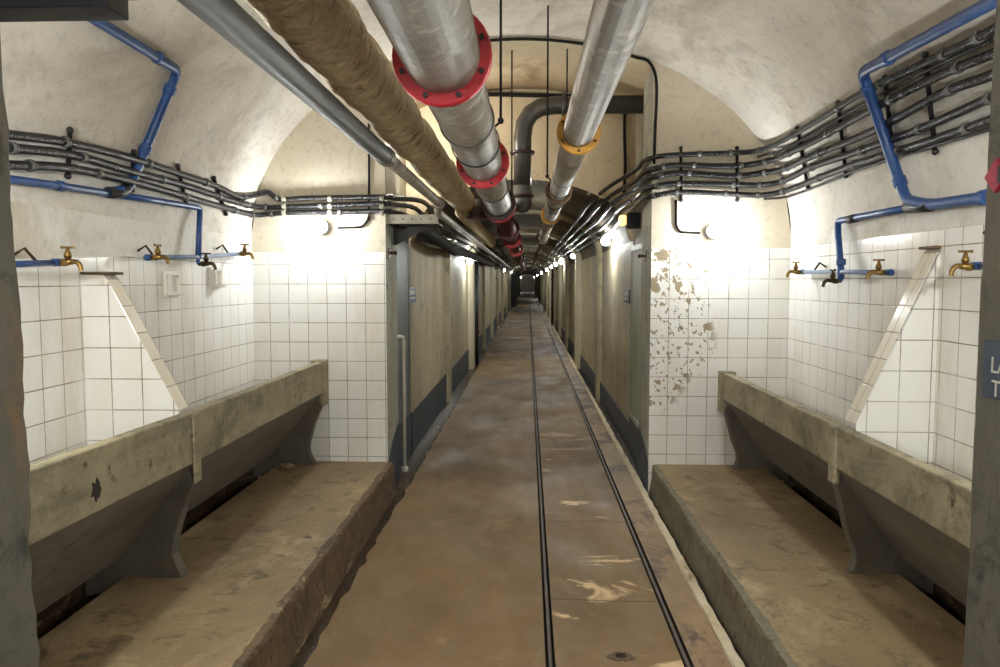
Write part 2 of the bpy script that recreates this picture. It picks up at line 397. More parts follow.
# ------------------------------------------------------------------ setting: washroom shell
TL, TR = 1.835, 1.865                                     # top of the tiling, left / right
def side_wall(name, x, ztn, ztf, tm, pm):
    b = MB(); n = 24
    for i in range(n):
        ya, yb = Y0 + (Y1 - Y0) * i / n, Y0 + (Y1 - Y0) * (i + 1) / n
        za, zb = ztn + (ztf - ztn) * i / n, ztn + (ztf - ztn) * (i + 1) / n
        s = 1 if x < 0 else -1
        def P(*q): return [b.add(p) for p in q]
        b.face(P((x + s * .008, ya, 0), (x + s * .008, yb, 0), (x + s * .008, yb, .5), (x + s * .008, ya, .5)), 2)
        b.face(P((x + s * .008, ya, .5), (x + s * .008, yb, .5), (x + s * .008, yb, zb), (x + s * .008, ya, za)), 0)
        b.face(P((x + s * .008, ya, za), (x + s * .008, yb, zb), (x, yb, zb + .004), (x, ya, za + .004)), 1)
        b.face(P((x, ya, za + .004), (x, yb, zb + .004), (x, yb, SPR), (x, ya, SPR)), 1)
    return struct(b.build(name, [tm, pm, 'gutter'], fix=False))
side_wall('wall_left', XL, 1.64, TL, 'tile_l', 'plaster')
side_wall('wall_right', XR, TR, TR, 'tile_r', 'plaster')
b = MB(); na = 48; ny = 10; rows = []
for j in range(ny + 1):
    y = Y0 + (Y1 - Y0) * j / ny
    rows.append([b.add((CX - HW * math.cos(math.pi * i / na), y, SPR + RISE * math.sin(math.pi * i / na))) for i in range(na + 1)])
for j in range(ny):
    for i in range(na): b.face([rows[j][i], rows[j + 1][i], rows[j + 1][i + 1], rows[j][i + 1]], 0, True)
struct(b.build('ceiling', 'vault', fix=False))

def cross_wall(name, xa, xb, ya, yb, face, ztile, tm, pm):
    """block between x=xa (side wall) and x=xb (jamb); tile facing skin on the washroom side"""
    b = MB(); lo, hi = min(xa, xb), max(xa, xb)
    xs = frange(lo, hi, 20); prof = [(lo, -.06), (hi, -.06)] + [(x, vault(x) + .02) for x in reversed(xs)]
    y_in = ya if face == 'near' else yb
    b.prism(prof, 1, ya, yb, 1)
    # colours: jamb inner face separate slot
    for k, f in enumerate(b.f):
        pts = [Vector(b.v[i]) for i in f]
        if all(abs(p.x - xb) < 1e-6 for p in pts): b.mi[k] = 2
    t = .008 if face == 'near' else -.008
    y2 = y_in - t
    q = [b.add(p) for p in ((lo, y2, 0), (hi, y2, 0), (hi, y2, ztile), (lo, y2, ztile), (lo, y_in, ztile + .004), (hi, y_in, ztile + .004))]
    b.face([q[0], q[1], q[2], q[3]], 0); b.face([q[3], q[2], q[5], q[4]], 0)
    b.face([b.add(p) for p in ((xb, y2, 0), (xb, y_in, 0), (xb, y_in, ztile), (xb, y2, ztile))], 2)
    return struct(b.build(name, [tm, pm, 'jamb_far' if face == 'near' else 'jamb'], fix=False))
def recalc(o):
    bm = bmesh.new(); bm.from_mesh(o.data); bmesh.ops.recalc_face_normals(bm, faces=bm.faces); bm.to_mesh(o.data); bm.free()
YJ = 6.25
for o in (cross_wall('wall_back_left', XL, JL, Y1, YJ, 'near', TL, 'tile_fl', 'lunette'),
          cross_wall('wall_back_right', XR, JR, Y1, YJ, 'near', TR, 'tile_fr', 'lunette'),
          cross_wall('wall_front_left', XL, -1.105, Y0 - .9, Y0, 'far', TL, 'tile_fl', 'lunette'),
          cross_wall('wall_front_right', XR, .932, Y0 - .9, Y0, 'far', TR, 'tile_fr', 'lunette')): recalc(o)
# rough broken arris of the near jambs
for nm, x, s in (('trim_1', -1.105, 1), ('trim_2', .929, -1)):
    b = MB(); r2 = random.Random(5 if s > 0 else 6); zs = frange(-.05, 3.4, 90); rows = []
    for z in zs:
        w = .004 * math.sin(z * 5) + .003 * math.sin(z * 17) + (r2.random() - .5) * .007 + (2.2 - z) * .016
        rows.append([b.add(p) for p in ((x - s * .05, Y0 + .012, z), (x - s * .006 + w * .3, Y0 + .010 + w, z), (x + s * .008 + w * .4, Y0 - .012 + w, z), (x + s * .008, Y0 - .16, z), (x - s * .01, Y0 - .9, z))])
    for j in range(len(zs) - 1):
        for i in range(4): b.face([rows[j][i], rows[j][i + 1], rows[j + 1][i + 1], rows[j + 1][i]], 0)
    struct(b.build(nm, 'jamb'))

# tall opening beyond the washroom: recessed sides, ceiling, end wall with the corridor arch
b = MB()
b.box((-1.6, YJ, -.06), (-1.165, YE, 3.5)); struct(b.build('wall_passage_left', 'jamb_far'))
b = MB(); b.box((1.005, YJ, -.06), (1.5, YE, 3.5)); struct(b.build('wall_passage_right', 'jamb_far'))
def lid(name, y0, y1):
    b = MB(); xs = frange(-1.3, 1.15, 16); A = []; B = []
    for x in xs:
        A.append(b.add((x, y0, vault(x) - .03))); B.append(b.add((x, y1, vault(x) - .03)))
    T0 = [b.add((x, y0, 3.9)) for x in xs]; T1 = [b.add((x, y1, 3.9)) for x in xs]
    for i in range(16):
        b.face([A[i], A[i + 1], B[i + 1], B[i]], 0, True)
        b.face([A[i], T0[i], T0[i + 1], A[i + 1]], 0); b.face([B[i], T1[i], T1[i + 1], B[i + 1]], 0)
    o = struct(b.build(name, 'passage')); return o
lid('ceiling_passage', Y1 + .001, YE + .1)
lid('ceiling_near', -3, Y0 - .001)
b = MB(); xs = frange(KL, KR, 28); lo = []; hi = []; lo2 = []
for x in xs:
    lo.append(b.add((x, YE, kvault(x) if KL < x < KR else KS))); hi.append(b.add((x, YE, 3.6))); lo2.append(b.add((x, YE + .25, kvault(x) if KL < x < KR else KS)))
for i in range(28):
    b.face([lo[i], lo[i + 1], hi[i + 1], hi[i]], 0); b.face([lo[i], lo2[i], lo2[i + 1], lo[i + 1]], 0, True)
for xa, xb in ((-1.3, KL), (KR, 1.2)):
    b.face([b.add(p) for p in ((xa, YE, -.05), (xb, YE, -.05), (xb, YE, 3.6), (xa, YE, 3.6))], 0)
struct(b.build('wall_passage_end', 'passage', fix=False))

# corridor tube
def tube_wall(name, x, mat):
    b = MB(); ys = frange(YE, 30, 24) + frange(31, YF, 14); r = []
    for y in ys: r.append([b.add((x, y, -.06)), b.add((x, y, KS))])
    for j in range(len(ys) - 1): b.face([r[j][0], r[j + 1][0], r[j + 1][1], r[j][1]])
    struct(b.build(name, mat, fix=False))
tube_wall('wall_corridor_left', KL, 'corridor'); tube_wall('wall_corridor_right', KR, 'corridor')
b = MB(); n = 24; ys = [YE, 15, 30, 60, YF]; rows = []
for y in ys: rows.append([b.add((KC - KH * math.cos(math.pi * i / n), y, KS + KRISE * math.sin(math.pi * i / n))) for i in range(n + 1)])
for j in range(len(ys) - 1):
    for i in range(n): b.face([rows[j][i], rows[j + 1][i], rows[j + 1][i + 1], rows[j][i + 1]], 0, True)
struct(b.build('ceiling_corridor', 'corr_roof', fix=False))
b = MB(); b.box((-1.4, YF, -.1), (1.3, YF + .1, 2.8)); struct(b.build('wall_corridor_end', 'endwall'))
for nm, xa, xb, h in (('baseboard_left', KL - .01, KL + .014, .34), ('baseboard_right', KR - .014, KR + .01, .24)):
    b = MB(); b.box((xa, YE - .02, -.05), (xb, YF, h)); struct(b.build(nm, 'skirt'))
# ribs
ribs = [(10.4, .30, .05, 'corridor'), (14.4, .5, .09, 'corr_pale'), (18.6, .4, .07, 'corridor'), (22.5, .5, .09, 'corr_pale'), (27, .5, .08, 'corridor'), (32, .6, .1, 'corr_pale'),
        (38, .6, .09, 'corridor'), (45, .7, .11, 'corr_pale'), (54, .8, .1, 'corridor'), (65, 1, .12, 'corr_pale'), (80, 1, .12, 'corridor'), (96, 1, .14, 'corr_pale')]
tn = 3
for y, w, d, mt in ribs:
    b = MB(); n = 28; R = []
    path = [(KL, -.05), (KL, .8)] + [(KC - KH * math.cos(math.pi * i / n), KS + KRISE * math.sin(math.pi * i / n)) for i in range(n + 1)] + [(KR, .8), (KR, -.05)]
    for (x, z) in path:
        zi = z if z < KS else KS + (z - KS) * (KRISE - d * .6) / KRISE
        xi = KC + (x - KC) * (KH - d) / KH
        R.append([b.add(p) for p in ((x, y - w / 2 - d * .8, z), (xi, y - w / 2, zi), (xi, y + w / 2, zi), (x, y + w / 2 + d * .8, z))])
    for j in range(len(R) - 1):
        for i in range(3): b.face([R[j][i], R[j][i + 1], R[j + 1][i + 1], R[j + 1][i]], 0, True)
    struct(b.build('trim_%d' % tn, mt)); tn += 1
# space behind the camera
b = MB(); b.box((-1.4, -3.1, -.1), (1.3, -3, 3.9)); struct(b.build('wall_behind', 'jamb'))
b = MB(); b.box((-1.5, -3, -.1), (-1.11, Y0 - .9, 3.6)); struct(b.build('wall_near_left', 'jamb'))
b = MB(); b.box((.975, -3, -.1), (1.4, Y0 - .9, 3.6)); struct(b.build('wall_near_right', 'jamb'))

# ------------------------------------------------------------------ steel door leaves folded back in the opening
def door_leaf(label, x, s, y0, y1, z0, z1, mat, rail):
    t = thing('steel_door', label, 'door', (x, (y0 + y1) / 2, 0))
    b = MB(); b.box((x - .018, y0, z0), (x + .018, y1, z1)); b.build('leaf', mat, t, bevel=.004)
    b = MB(); xi = x + s * .018
    for (za, zb) in ((z0, z0 + .05), (z1 - .05, z1)): b.box((xi, y0, za), (xi + s * .008, y1, zb))
    for (ya, yb) in ((y0, y0 + .04), (y1 - .04, y1)): b.box((xi, ya, z0), (xi + s * .008, yb, z1))
    b.build('edge_frame', mat, t, bevel=.002)
    for zz in (z0 + .25, z1 - .25):
        b = MB(); b.tube([(x, y0 - .012, zz - .06), (x, y0 - .012, zz + .06)], .014, 10); b.build('hinge', 'elbow', t)
    return t
door_leaf('blue-grey steel door folded back beside the left tiled end wall', -1.142, 1, 6.29, 7.05, .36, 2.12, 'door', True)
door_leaf('pale green steel door folded back beside the chipped right tiled end wall', .982, -1, 6.29, 7.05, .34, 1.94, 'doorgreen', False)
for nm, x0, x1 in (('trim_20', -1.16, -1.13), ('trim_21', .975, 1.005)):
    b = MB(); b.box((x0, YJ, -.05), (x1, YE, .33)); struct(b.build(nm, 'skirt', bevel=.004))
for nm, x, s in (('trim_22', JL, 1), ('trim_23', JR, -1)):     # slate paint at the foot of each jamb
    b = MB(); b.prism([(Y1 - .004, -.05), (YJ, -.05), (YJ, .42), (Y1 + .2, .33), (Y1 - .004, .2)], 0, x, x + s * .006); struct(b.build(nm, 'skirt'))
t = thing('grab_rail', 'upright white tube rail bent over at the top beside the blue-grey door', 'rail', (-1.06, 6.35, 0))
b = MB(); b.tube(fillet([(-1.06, 6.35, .02), (-1.06, 6.35, 1.15), (-1.12, 6.26, 1.15)], .05), .015, 12); b.build('tube', 'white', t)
b = MB(); b.ring((-1.06, 6.35, .0), (0, 0, 1), .0145, .03, .02); b.build('foot_flange', 'white', t)

# ------------------------------------------------------------------ concrete wash troughs
def trough(label, wall, s, xf, zt, hp, yn, ys_, yf, px_sup, sup_y, end_px):
    """s=+1 left wall, -1 right wall; xf front face x; zt rim height; hp front panel height"""
    t = thing('wash_trough', label, 'sink', ((wall + xf) / 2, (yn + yf) / 2, PT))
    w = wall + s * .004
    for ya, yb in ((yn, ys_ + .0), (ys_ + .006, yf)):
        b = MB(); n = 12; Y = frange(ya, yb, n); rr = random.Random(int(ya * 100))
        prof = [(w, .60), (w, .33), (wall + s * .20, .30), (xf, zt - hp), (xf, zt), (xf - s * .055, zt), (xf - s * .06, zt - hp + .04), (wall + s * .12, .52)]
        rows = []
        for y in Y:
            dz = .035 * max(0, (3.5 - y) / 2) if s > 0 else .0
            rows.append([b.add((p[0], y, p[1] + (dz if 3 <= i <= 6 else 0) + ((rr.random() - .5) * .005 if i in (4, 5) else 0))) for i, p in enumerate(prof)])
        m = len(prof)
        for j in range(n):
            for i in range(m):
                k = (i + 1) % m
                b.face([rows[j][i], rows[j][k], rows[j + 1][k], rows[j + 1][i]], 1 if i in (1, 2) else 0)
        b.face(rows[0][::-1], 0); b.face(rows[-1], 0)
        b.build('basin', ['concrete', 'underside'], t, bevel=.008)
    for y, h in ((sup_y, .035), (yf - .02, .04), (yn + .05, .04)):
        front = [at(1, sup_y, *q) for q in px_sup]
        pr = [(p.x, p.z) for p in front]
        pr[-1] = (pr[-1][0], PT)
        pr = [(xf - s * .10, zt - hp + .02 - .05)] + pr + [(wall + s * .015, PT - .1), (wall + s * .015, .34), (wall + s * .21, .31)]
        pr[0] = (xf - s * .03, zt - hp - .01)
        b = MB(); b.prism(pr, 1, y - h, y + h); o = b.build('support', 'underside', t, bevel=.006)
    # light band over the joint, plate at the far end
    f0 = at(1, sup_y, *px_sup[0])
    b = MB(); b.box((min(xf, xf + s * .012), sup_y - .04, f0.z), (max(xf - s * .02, xf + s * .012), sup_y + .035, zt - .005)); b.build('joint_band', 'concrete', t, bevel=.006)
    b = MB(); b.box((min(xf - s * .09, xf + s * .025), yf - .02, zt - hp - .1), (max(xf - s * .09, xf + s * .025), Y1 - .006, zt + .012)); b.build('end_plate', 'concrete', t, bevel=.006)
    return t
tr = trough('long concrete wash trough on curved feet along the left tiled wall', XL, 1, -1.58, 1.0, .24, Y0 + .02, 3.47, 5.70,
       [(197, 482), (190, 496), (184, 513), (177, 540), (176, 553), (180, 563), (186, 570)], 3.47, None)
p = at(0, -1.58, 96, 490); b = MB(); n = 14
b.prism([(p.y + (.028 + .010 * math.sin(k * 4.1)) * math.cos(2 * math.pi * k / n), p.z + (.034 + .012 * math.sin(k * 2.7)) * math.sin(2 * math.pi * k / n)) for k in range(n)], 0, -1.585, -1.576)
b.build('chipped_hole', 'slot', tr)
trough('long concrete wash trough on curved feet along the right tiled wall', XR, -1, 1.48, .925, .20, Y0 + .02, 3.64, 5.70,
       [(833, 482), (838, 500), (844, 527), (852, 548), (853, 559), (850, 568), (845, 576)], 3.64, None)

# tiled wing walls dividing the wash places
def divider(label, wall, s, y0, y1, ztop, top_x, rim_x, rim_z, mat, zb):
    b = MB(); wx = wall + s * .008
    prof = [(wx, zb), (rim_x, rim_z - .0), (top_x, ztop - .02), (top_x - s * .02, ztop), (wx, ztop)]
    prof.insert(1, (rim_x - s * .02, zb))
    b.prism(prof, 1, y0, y1)
    t = thing('tiled_divider', label, 'partition', (wall, (y0 + y1) / 2, rim_z))
    o = b.build('tiled_body', [mat, 'tile_slope'], t, bevel=.004)
    for p_ in o.data.polygons:
        if abs(p_.normal.x) > .3 and .1 < abs(p_.normal.z) < .95: p_.material_index = 1
    b = MB(); b.box((min(wx, top_x + s * .02), y0 - .006, ztop), (max(wx, top_x + s * .02), y1 + .006, ztop + .014)); b.build('capping', 'riser', t, bevel=.003)
    return t
divider('white tiled triangular divider above the left trough', XL, 1, 3.51, 3.62, 1.65, -2.005, -1.675, 1.0, 'tile_div', .55)
divider('white tiled triangular divider above the right trough', XR, -1, 3.68, 3.81, 1.775, 1.955, 1.60, .925, 'tile_div_r', .55)

# ------------------------------------------------------------------ overhead pipes
def flange(parent, c, d, ri, ro, h, mat, name='flange', bolts=8, br=.008):
    b = MB(); u, w = b.ring(c, d, ri, ro, h); d = Vector(d).normalized()
    o = b.build(name, mat, parent)
    if bolts:
        for k in range(bolts):
            b = MB(); a = 2 * math.pi * (k + .5) / bolts; p = Vector(c) + (u * math.cos(a) + w * math.sin(a)) * ((ri + ro) / 2 + .004)
            b.tube([p - d * (h + .012), p + d * (h + .012)], br, 6, smooth=False)
            q = b.build('bolt', 'elbow', o); q.location = (0, 0, 0)
    return o
DY = Vector((0, 1, 0))
BX, BZ, BR = -.24, 2.245, .106
t = thing('flanged_pipe', 'thick grey overhead pipe with red flanges', 'pipe', (BX, 0, BZ))
b = MB(); b.tube([(BX, -2.9, BZ), (BX, 2.13, BZ)], BR, 32); b.build('pipe_section', 'steel', t)
b = MB(); b.tube([(BX, 2.13, BZ), (BX, 4.0, BZ)], BR - .003, 32); b.build('pipe_section', 'steel', t)
b = MB(); b.tube([(BX, 4.0, BZ), (BX, 6.25, BZ)], BR - .003, 32); b.build('pipe_section', 'steel', t)
b = MB(); b.tube([(BX, 6.25, BZ), (BX, 44, BZ)], BR - .012, 28); b.build('pipe_section', 'maroon', t)
for y, mt in ((2.13, 'red'), (4.0, 'red'), (6.1, 'maroon'), (6.32, 'red'), (9.2, 'maroon'), (11.2, 'red'), (15, 'red'), (21, 'maroon')): flange(t, (BX, y, BZ), DY, BR - .015, BR * 1.32, .013, mt, bolts=8 if y < 7 else 0)
for y in (2.95, 5.0): 
    b = MB(); b.ring((BX, y, BZ), DY, BR - .006, BR + .004, .008); b.build('weld_band', 'steel2', t)

GX, GZ, GR = .212, 2.245, .066
t = thing('flanged_pipe', 'slimmer grey overhead pipe with ochre yellow flanges', 'pipe', (GX, 0, GZ))
ysec = [-2.9, 3.22, 5.3, 7.2, 11]
for a, c in zip(ysec[:-1], ysec[1:]):
    b = MB(); b.tube([(GX, a, GZ), (GX, c, GZ)], GR, 24); b.build('pipe_section', 'steel', t)
b = MB(); b.tube([(GX, 11, GZ), (GX, 40, GZ)], GR * .8, 20); b.build('pipe_section', 'dark', t)
for y, mt in ((3.22, 'yellow'), (5.3, 'ochre'), (7.2, 'yellow'), (11, 'ochre')): flange(t, (GX, y, GZ), DY, GR - .01, GR * 1.42, .012, mt, bolts=6 if y < 9 else 0, br=.006)
for y in (4.55, 6.4):
    b = MB(); b.ring((GX, y, GZ), DY, GR - .004, GR + .003, .006); b.build('weld_band', 'steel2', t)

LX, LZ = -.54, 2.285
t = thing('lagged_pipe', 'grimy brown lagged overhead pipe between the red-flanged pipe and thin grey pipe', 'pipe', (LX, 0, LZ))
b = MB(); r2 = random.Random(11); ys = frange(-2.9, 6.25, 190)
b.tube([(LX + .003 * math.sin(y * 7), y, LZ + .003 * math.sin(y * 5.3)) for y in ys], [.094 + .003 * math.sin(y * 11) + .004 * abs(math.sin(y * 8.5)) + (r2.random() - .5) * .006 for y in ys], 28)
b.v = [tuple(Vector(v) + Vector((r2.random() - .5, 0, r2.random() - .5)) * .006) for v in b.v]; b.build('lagging', 'lag', t)
b = MB(); b.ring((LX, 6.26, LZ), DY, .02, .099, .03); b.build('end_band', 'yellow', t)
b = MB(); ys = frange(6.26, 12, 60); b.tube(smooth([(LX, 6.2, LZ), (LX - .03, 6.7, LZ - .04), (LX - .045, 7.2, LZ - .05), (LX - .045, 12, LZ - .06)], 16), .072, 20); b.build('lagging', 'lag', t)
b = MB(); b.tube([(LX - .045, 12, LZ - .06), (LX - .045, 40, LZ - .06)], .05, 16); b.build('pipe_section', 'dark', t)

TX, TZ = -.622, 2.162
t = thing('service_pipe', 'thin grey overhead pipe running below the lagged pipe', 'pipe', (TX, 0, TZ))
b = MB(); b.tube([(TX, -2.9, TZ), (TX, 3.3, TZ)], .037, 20); b.build('pipe_section', 'steel2', t)
b = MB(); b.tube(fillet([(TX, 3.3, TZ), (TX, 5.3, TZ), (TX - .05, 5.6, TZ - .035), (TX - .06, 30, TZ - .04)], .1), .03, 20); b.build('pipe_section', 'steel', t)
for y in (3.3, 5.25):
    b = MB(); b.ring((TX, y, TZ), DY, .02, .042, .035); b.build('coupling', 'steel', t)

# branch: elbow pipe from the right jamb down into a cross tee
t = thing('branch_pipe', 'dark elbow pipe dropping from the right jamb to a cross tee behind the red-flanged pipe', 'pipe', (-.05, 6.55, 2.3))
EY = 6.55
b = MB(); b.tube(fillet([(.98, EY, 3.12), (-.05, EY, 3.12), (-.05, EY, 2.42)], .27, 4), .076, 20, smooth=True); b.build('elbow_pipe', 'dark', t)
b = MB(); b.tube([(-.05, EY, 2.44), (-.05, EY, 2.30), (-.05, EY - .03, 2.27)], .08, 20); b.ball((-.05, EY - .04, 2.285), .084); b.build('tee_bend', 'steel2', t)
flange(t, (-.05, EY, 2.72), (0, 0, 1), .07, .108, .012, 'maroon', bolts=0)
flange(t, (.3, EY, 3.12), (1, 0, 0), .07, .108, .012, 'dark', bolts=0)
flange(t, (-.05, EY - .02, 2.35), (0, 0, 1), .07, .098, .012, 'maroon', bolts=0)
b = MB(); b.tube([(-.05, EY, 2.28), (-.5, EY, 2.24)], .06, 18); b.build('cross_pipe', 'maroon', t)
b = MB(); b.tube([(-.44, EY - .03, 2.32), (-.44, EY - .03, 2.16)], .07, 18); b.build('blank_stub', 'dark', t)
flange(t, (-.44, EY - .03, 2.165), (0, 0, 1), .0, .092, .012, 'maroon', bolts=0)

# hangers
def hanger(label, x, y, z0, z1, cx, cz, r):
    t = thing('pipe_hanger', label, 'hanger', (x, y, z1), 'rod hangers of the overhead pipes')
    b = MB(); b.tube([(x, y, z0), (x, y, z1)], .006, 8); b.build('rod', 'cablethin', t)
    b = MB(); b.ring((cx, y, cz), DY, r + .001, r + .006, .012, 28); b.build('pipe_clip', 'elbow', t)
    b = MB(); b.tube([(x, y - .012, z0 + .004), (x, y + .012, z0 + .004)], .014, 8); b.tube([(x, y, z0), ((x + cx) / 2, y, (z0 + cz) / 2)], .006, 6); b.build('clamp_bolt', 'elbow', t)
hanger('thin rod hanger clamped beside the red-flanged pipe', -.125, 3.45, 2.34, vault(-.125), BX, BZ, BR)
hanger('thin rod hanger in the tall opening behind the red-flanged pipe', -.13, 6.0, 2.30, vault(-.13) - .03, BX, BZ, BR)
hanger('thin rod hanger hooked on the left side of the yellow-flanged pipe', .128, 5.12, 2.32, vault(.128), GX, GZ, GR)
hanger('short rod hanger hooked on the right side of the yellow-flanged pipe', .296, 5.9, 2.28, vault(.296) - .03, GX, GZ, GR)

# ------------------------------------------------------------------ cables
def cable(label, group, pts, r, mat, clips=(), name='armoured_cable', n=6):
    P = smooth(pts, n)
    t = thing(name, label, 'cable', P[0], group)
    b = MB(); b.tube(P, r, 10); b.build('sheath', mat, t)
    for c in clips:
        i = min(len(P) - 2, max(1, int(c * len(P)))); d = (P[i + 1] - P[i]).normalized()
        b = MB(); b.ring(P[i], d, r - .002, r + .006, .014, 12); b.build('clip', 'steel2', t)
    return t
right = [
 ([(1040, 2), (992, 30), (963, 45), (920, 65), (862, 93), (826, 115), (780, 142)], [(756, 151), (725, 153), (694, 154), (662, 156)], .62),
 ([(1040, 30), (992, 54), (938, 76), (869, 111), (812, 142), (780, 157)], [(759, 163), (729, 166), (678, 165), (658, 168)], .70),
 ([(1040, 54), (992, 75), (941, 94), (873, 131), (812, 156), (783, 169)], [(761, 173), (733, 176), (682, 173), (658, 176)], .78),
 ([(1040, 78), (990, 98), (920, 129), (862, 150), (812, 167), (783, 181)], [(760, 185), (733, 184.5), (678, 183.5), (658, 186)], .85),
 ([(1040, 102), (990, 120), (920, 144), (862, 162), (826, 175), (788, 190)], [(762, 195), (733, 194), (682, 192), (658, 195)], .91)]
rl = ['topmost', 'second', 'middle', 'fourth', 'lowest']
for k, (pa, pb, xk) in enumerate(right):
    p = [surf(x, y, .045) for x, y in pa] + [at(1, Y1 - .04, x, y) for x, y in pb]
    z0 = p[-1].z
    zk = min(kvault(xk) - .06, z0)
    p += [Vector((JR - .045 - .0 * k, Y1 + .12, z0 - .01)), Vector((JR - .05, 6.3, z0 - .02)), Vector((JR - .06 - (.93 - xk) * .5, 7.0, (z0 + zk) / 2)), Vector((xk - .02, 7.8, zk)), Vector((xk - .02, 9.5, zk - .02)), Vector((xk - .02, 14, zk - .01)), Vector((xk - .02, 30, zk - .02)), Vector((xk - .02, 60, zk - .02))]
    cable('%s of five thick dark cables along the right vault' % rl[k], 'armoured cables on the right side', p, [.019, .021, .022, .021, .020][k], 'cable', [.03 + .012 * k + .058 * i for i in range(9)])
# slimmer companions
for k, (pa, pb, lab) in enumerate([
   ([(1040, 112), (990, 129), (920, 150), (862, 168), (830, 181), (790, 196)], [(764, 199)], 'thin black cable strung just below the lowest thick cable on the right vault'),
   ([(1040, 13), (992, 40), (938, 65), (869, 101), (812, 134), (782, 150)], [(758, 157)], 'thin black cable between the two uppermost thick cables on the right vault')]):
    p = [surf(x, y, .03) for x, y in pa] + [at(1, Y1 - .035, x, y) for x, y in pb]
    cable(lab, 'thin cables on the right side', p, .009, 'cable', name='thin_cable')
left = [
 ([(-40, 128), (12, 135), (65, 142), (130, 158), (180, 174), (216, 186), (240, 197)], [(258, 194), (268, 192), (280, 199), (312, 198), (385, 197)], -.86),
 ([(-40, 143), (12, 148), (72, 155), (133, 172), (187, 186), (223, 198), (244, 204)], [(260, 207), (283, 207), (340, 205), (385, 203.5)], -.93),
 ([(-40, 162), (12, 165), (68, 168), (130, 181), (194, 199), (230, 209), (246, 213)], [(258, 215), (283, 213), (340, 212), (385, 211)], -1.0)]
for k, (pa, pb, xk) in enumerate(left):
    p = [surf(x, y, .04) for x, y in pa] + [at(1, Y1 - .035, x, y) for x, y in pb]
    z0 = p[-1].z; zk = min(kvault(xk) - .05, z0)
    p += [Vector((JL + .05, Y1 + .05, z0)), Vector((xk, 6.1, z0 + .005)), Vector((xk, 6.9, (z0 + zk) / 2 - .02)), Vector((xk + .02, 8.2, zk - .10)), Vector((xk + .02, 10.3, zk - .06)), Vector((xk + .02, 15, zk - .04)), Vector((xk + .02, 40, zk - .04))]
    cable('%s of three dark cables along the left vault' % ['topmost', 'middle', 'lowest'][k], 'armoured cables on the left side', p, .020, 'cable', [.04 + .02 * k + .075 * i for i in range(7)])
# sagging bundle in the left of the corridor
p = [(-1.06, 5.9, 2.10), (-.95, 6.5, 2.07), (-.88, 7.4, 2.02), (-.85, 8.6, 1.97), (-.88, 10, 2.0), (-.93, 12, 2.03), (-.95, 20, 2.04)]
cable('sagging dark cable bundle under the left steel shelf in the corridor', None, p, .055, 'cablethin', name='cable_bundle')
# thin wires of the lunette and opening, plus the ceiling joint line
xs = frange(-.45, .9, 14)
p = [(x, Y1 - .012, vault(x) - .022) for x in xs] + [(.955, Y1 - .012, 3.1), (.95, Y1 - .012, 2.75), (.945, Y1 - .012, 2.5)]
cable('thin black wire arching along the crown of the vault', None, p, .011, 'cablethin', name='wire')
p = [(-1.0, YE - .02, 3.36), (-.4, YE - .02, 3.37), (.3, YE - .02, 3.35), (.9, YE - .02, 3.33)]  # dark line where passage ceiling meets end wall, built as a tube
cable('black tube standing for the dark ceiling joint of the back wall, high behind the elbow pipe', None, p, .02, 'cablethin', name='wire')
p = [(.9, YE - .02, 3.28), (.90, YE - .02, 3.0), (.91, YE - .02, 2.7), (.90, YE - .02, 2.45)]
cable('black wire hanging down the right edge of the back wall behind the elbow pipe', None, p, .014, 'cablethin', name='wire')
# conduits to the two wall lamps
a = [at(1, Y1 - .012, *q) for q in ((369, 105), (369, 218), (363, 227), (338, 228))]
cable('thin black wire dropping to the bright lamp on the left end wall', None, fillet(a, .06), .008, 'cablethin', name='wire', n=2)
a = [at(1, Y1 - .012, *q) for q in ((676, 200), (676, 226), (680, 232), (700, 233))]
cable('thin black wire dropping to the bright lamp on the right end wall', None, fillet(a, .05), .009, 'cablethin', name='wire', n=2)
# cable saddles on the cross wall and vault
def saddle(label, pts, group):
    t = thing('cable_saddle', label, 'bracket', pts[0], group)
    b = MB(); b.tube(pts, .011, 8); b.build('bar', 'cablethin', t)
    for q in (pts[0], pts[-1]):
        b = MB(); b.ball(q, .016, 0, 8, 6); b.build('stud', 'elbow', t)
sp = [((925, 55), (935, 152), 'nearest the right pillar'), ((885, 78), (893, 160), 'just right of the bent blue pipe'), ((838, 103), (846, 176), 'just left of the bent blue pipe'), ((797, 128), (808, 188), 'close to the right end wall')]
for a_, c_, w_ in sp:
    q = [surf(a_[0] + (c_[0] - a_[0]) * i / 6, a_[1] + (c_[1] - a_[1]) * i / 6, .016) for i in range(7)]
    saddle('dark bracket bar behind the right vault cables, ' + w_, q, 'bracket bars of the right cables')
for xx, w_ in ((737, 'nearer the vault'), (681, 'nearer the corridor')):
    saddle('dark bracket bar behind the cables on the right end wall, ' + w_, [at(1, Y1 - .014, xx, 148), at(1, Y1 - .014, xx, 200)], 'bracket bars of the right cables')
for a_, c_, w_ in (((70, 130), (68, 176), 'beside the left pillar'), ((134, 152), (132, 190), 'beside the bent blue pipe'), ((178, 166), (186, 204), 'halfway along'), ((214, 178), (226, 214), 'close to the left end wall')):
    q = [surf(a_[0] + (c_[0] - a_[0]) * i / 5, a_[1] + (c_[1] - a_[1]) * i / 5, .014) for i in range(6)]
    saddle('small dark bracket behind the left vault cables, ' + w_, q, 'bracket bars of the left cables')
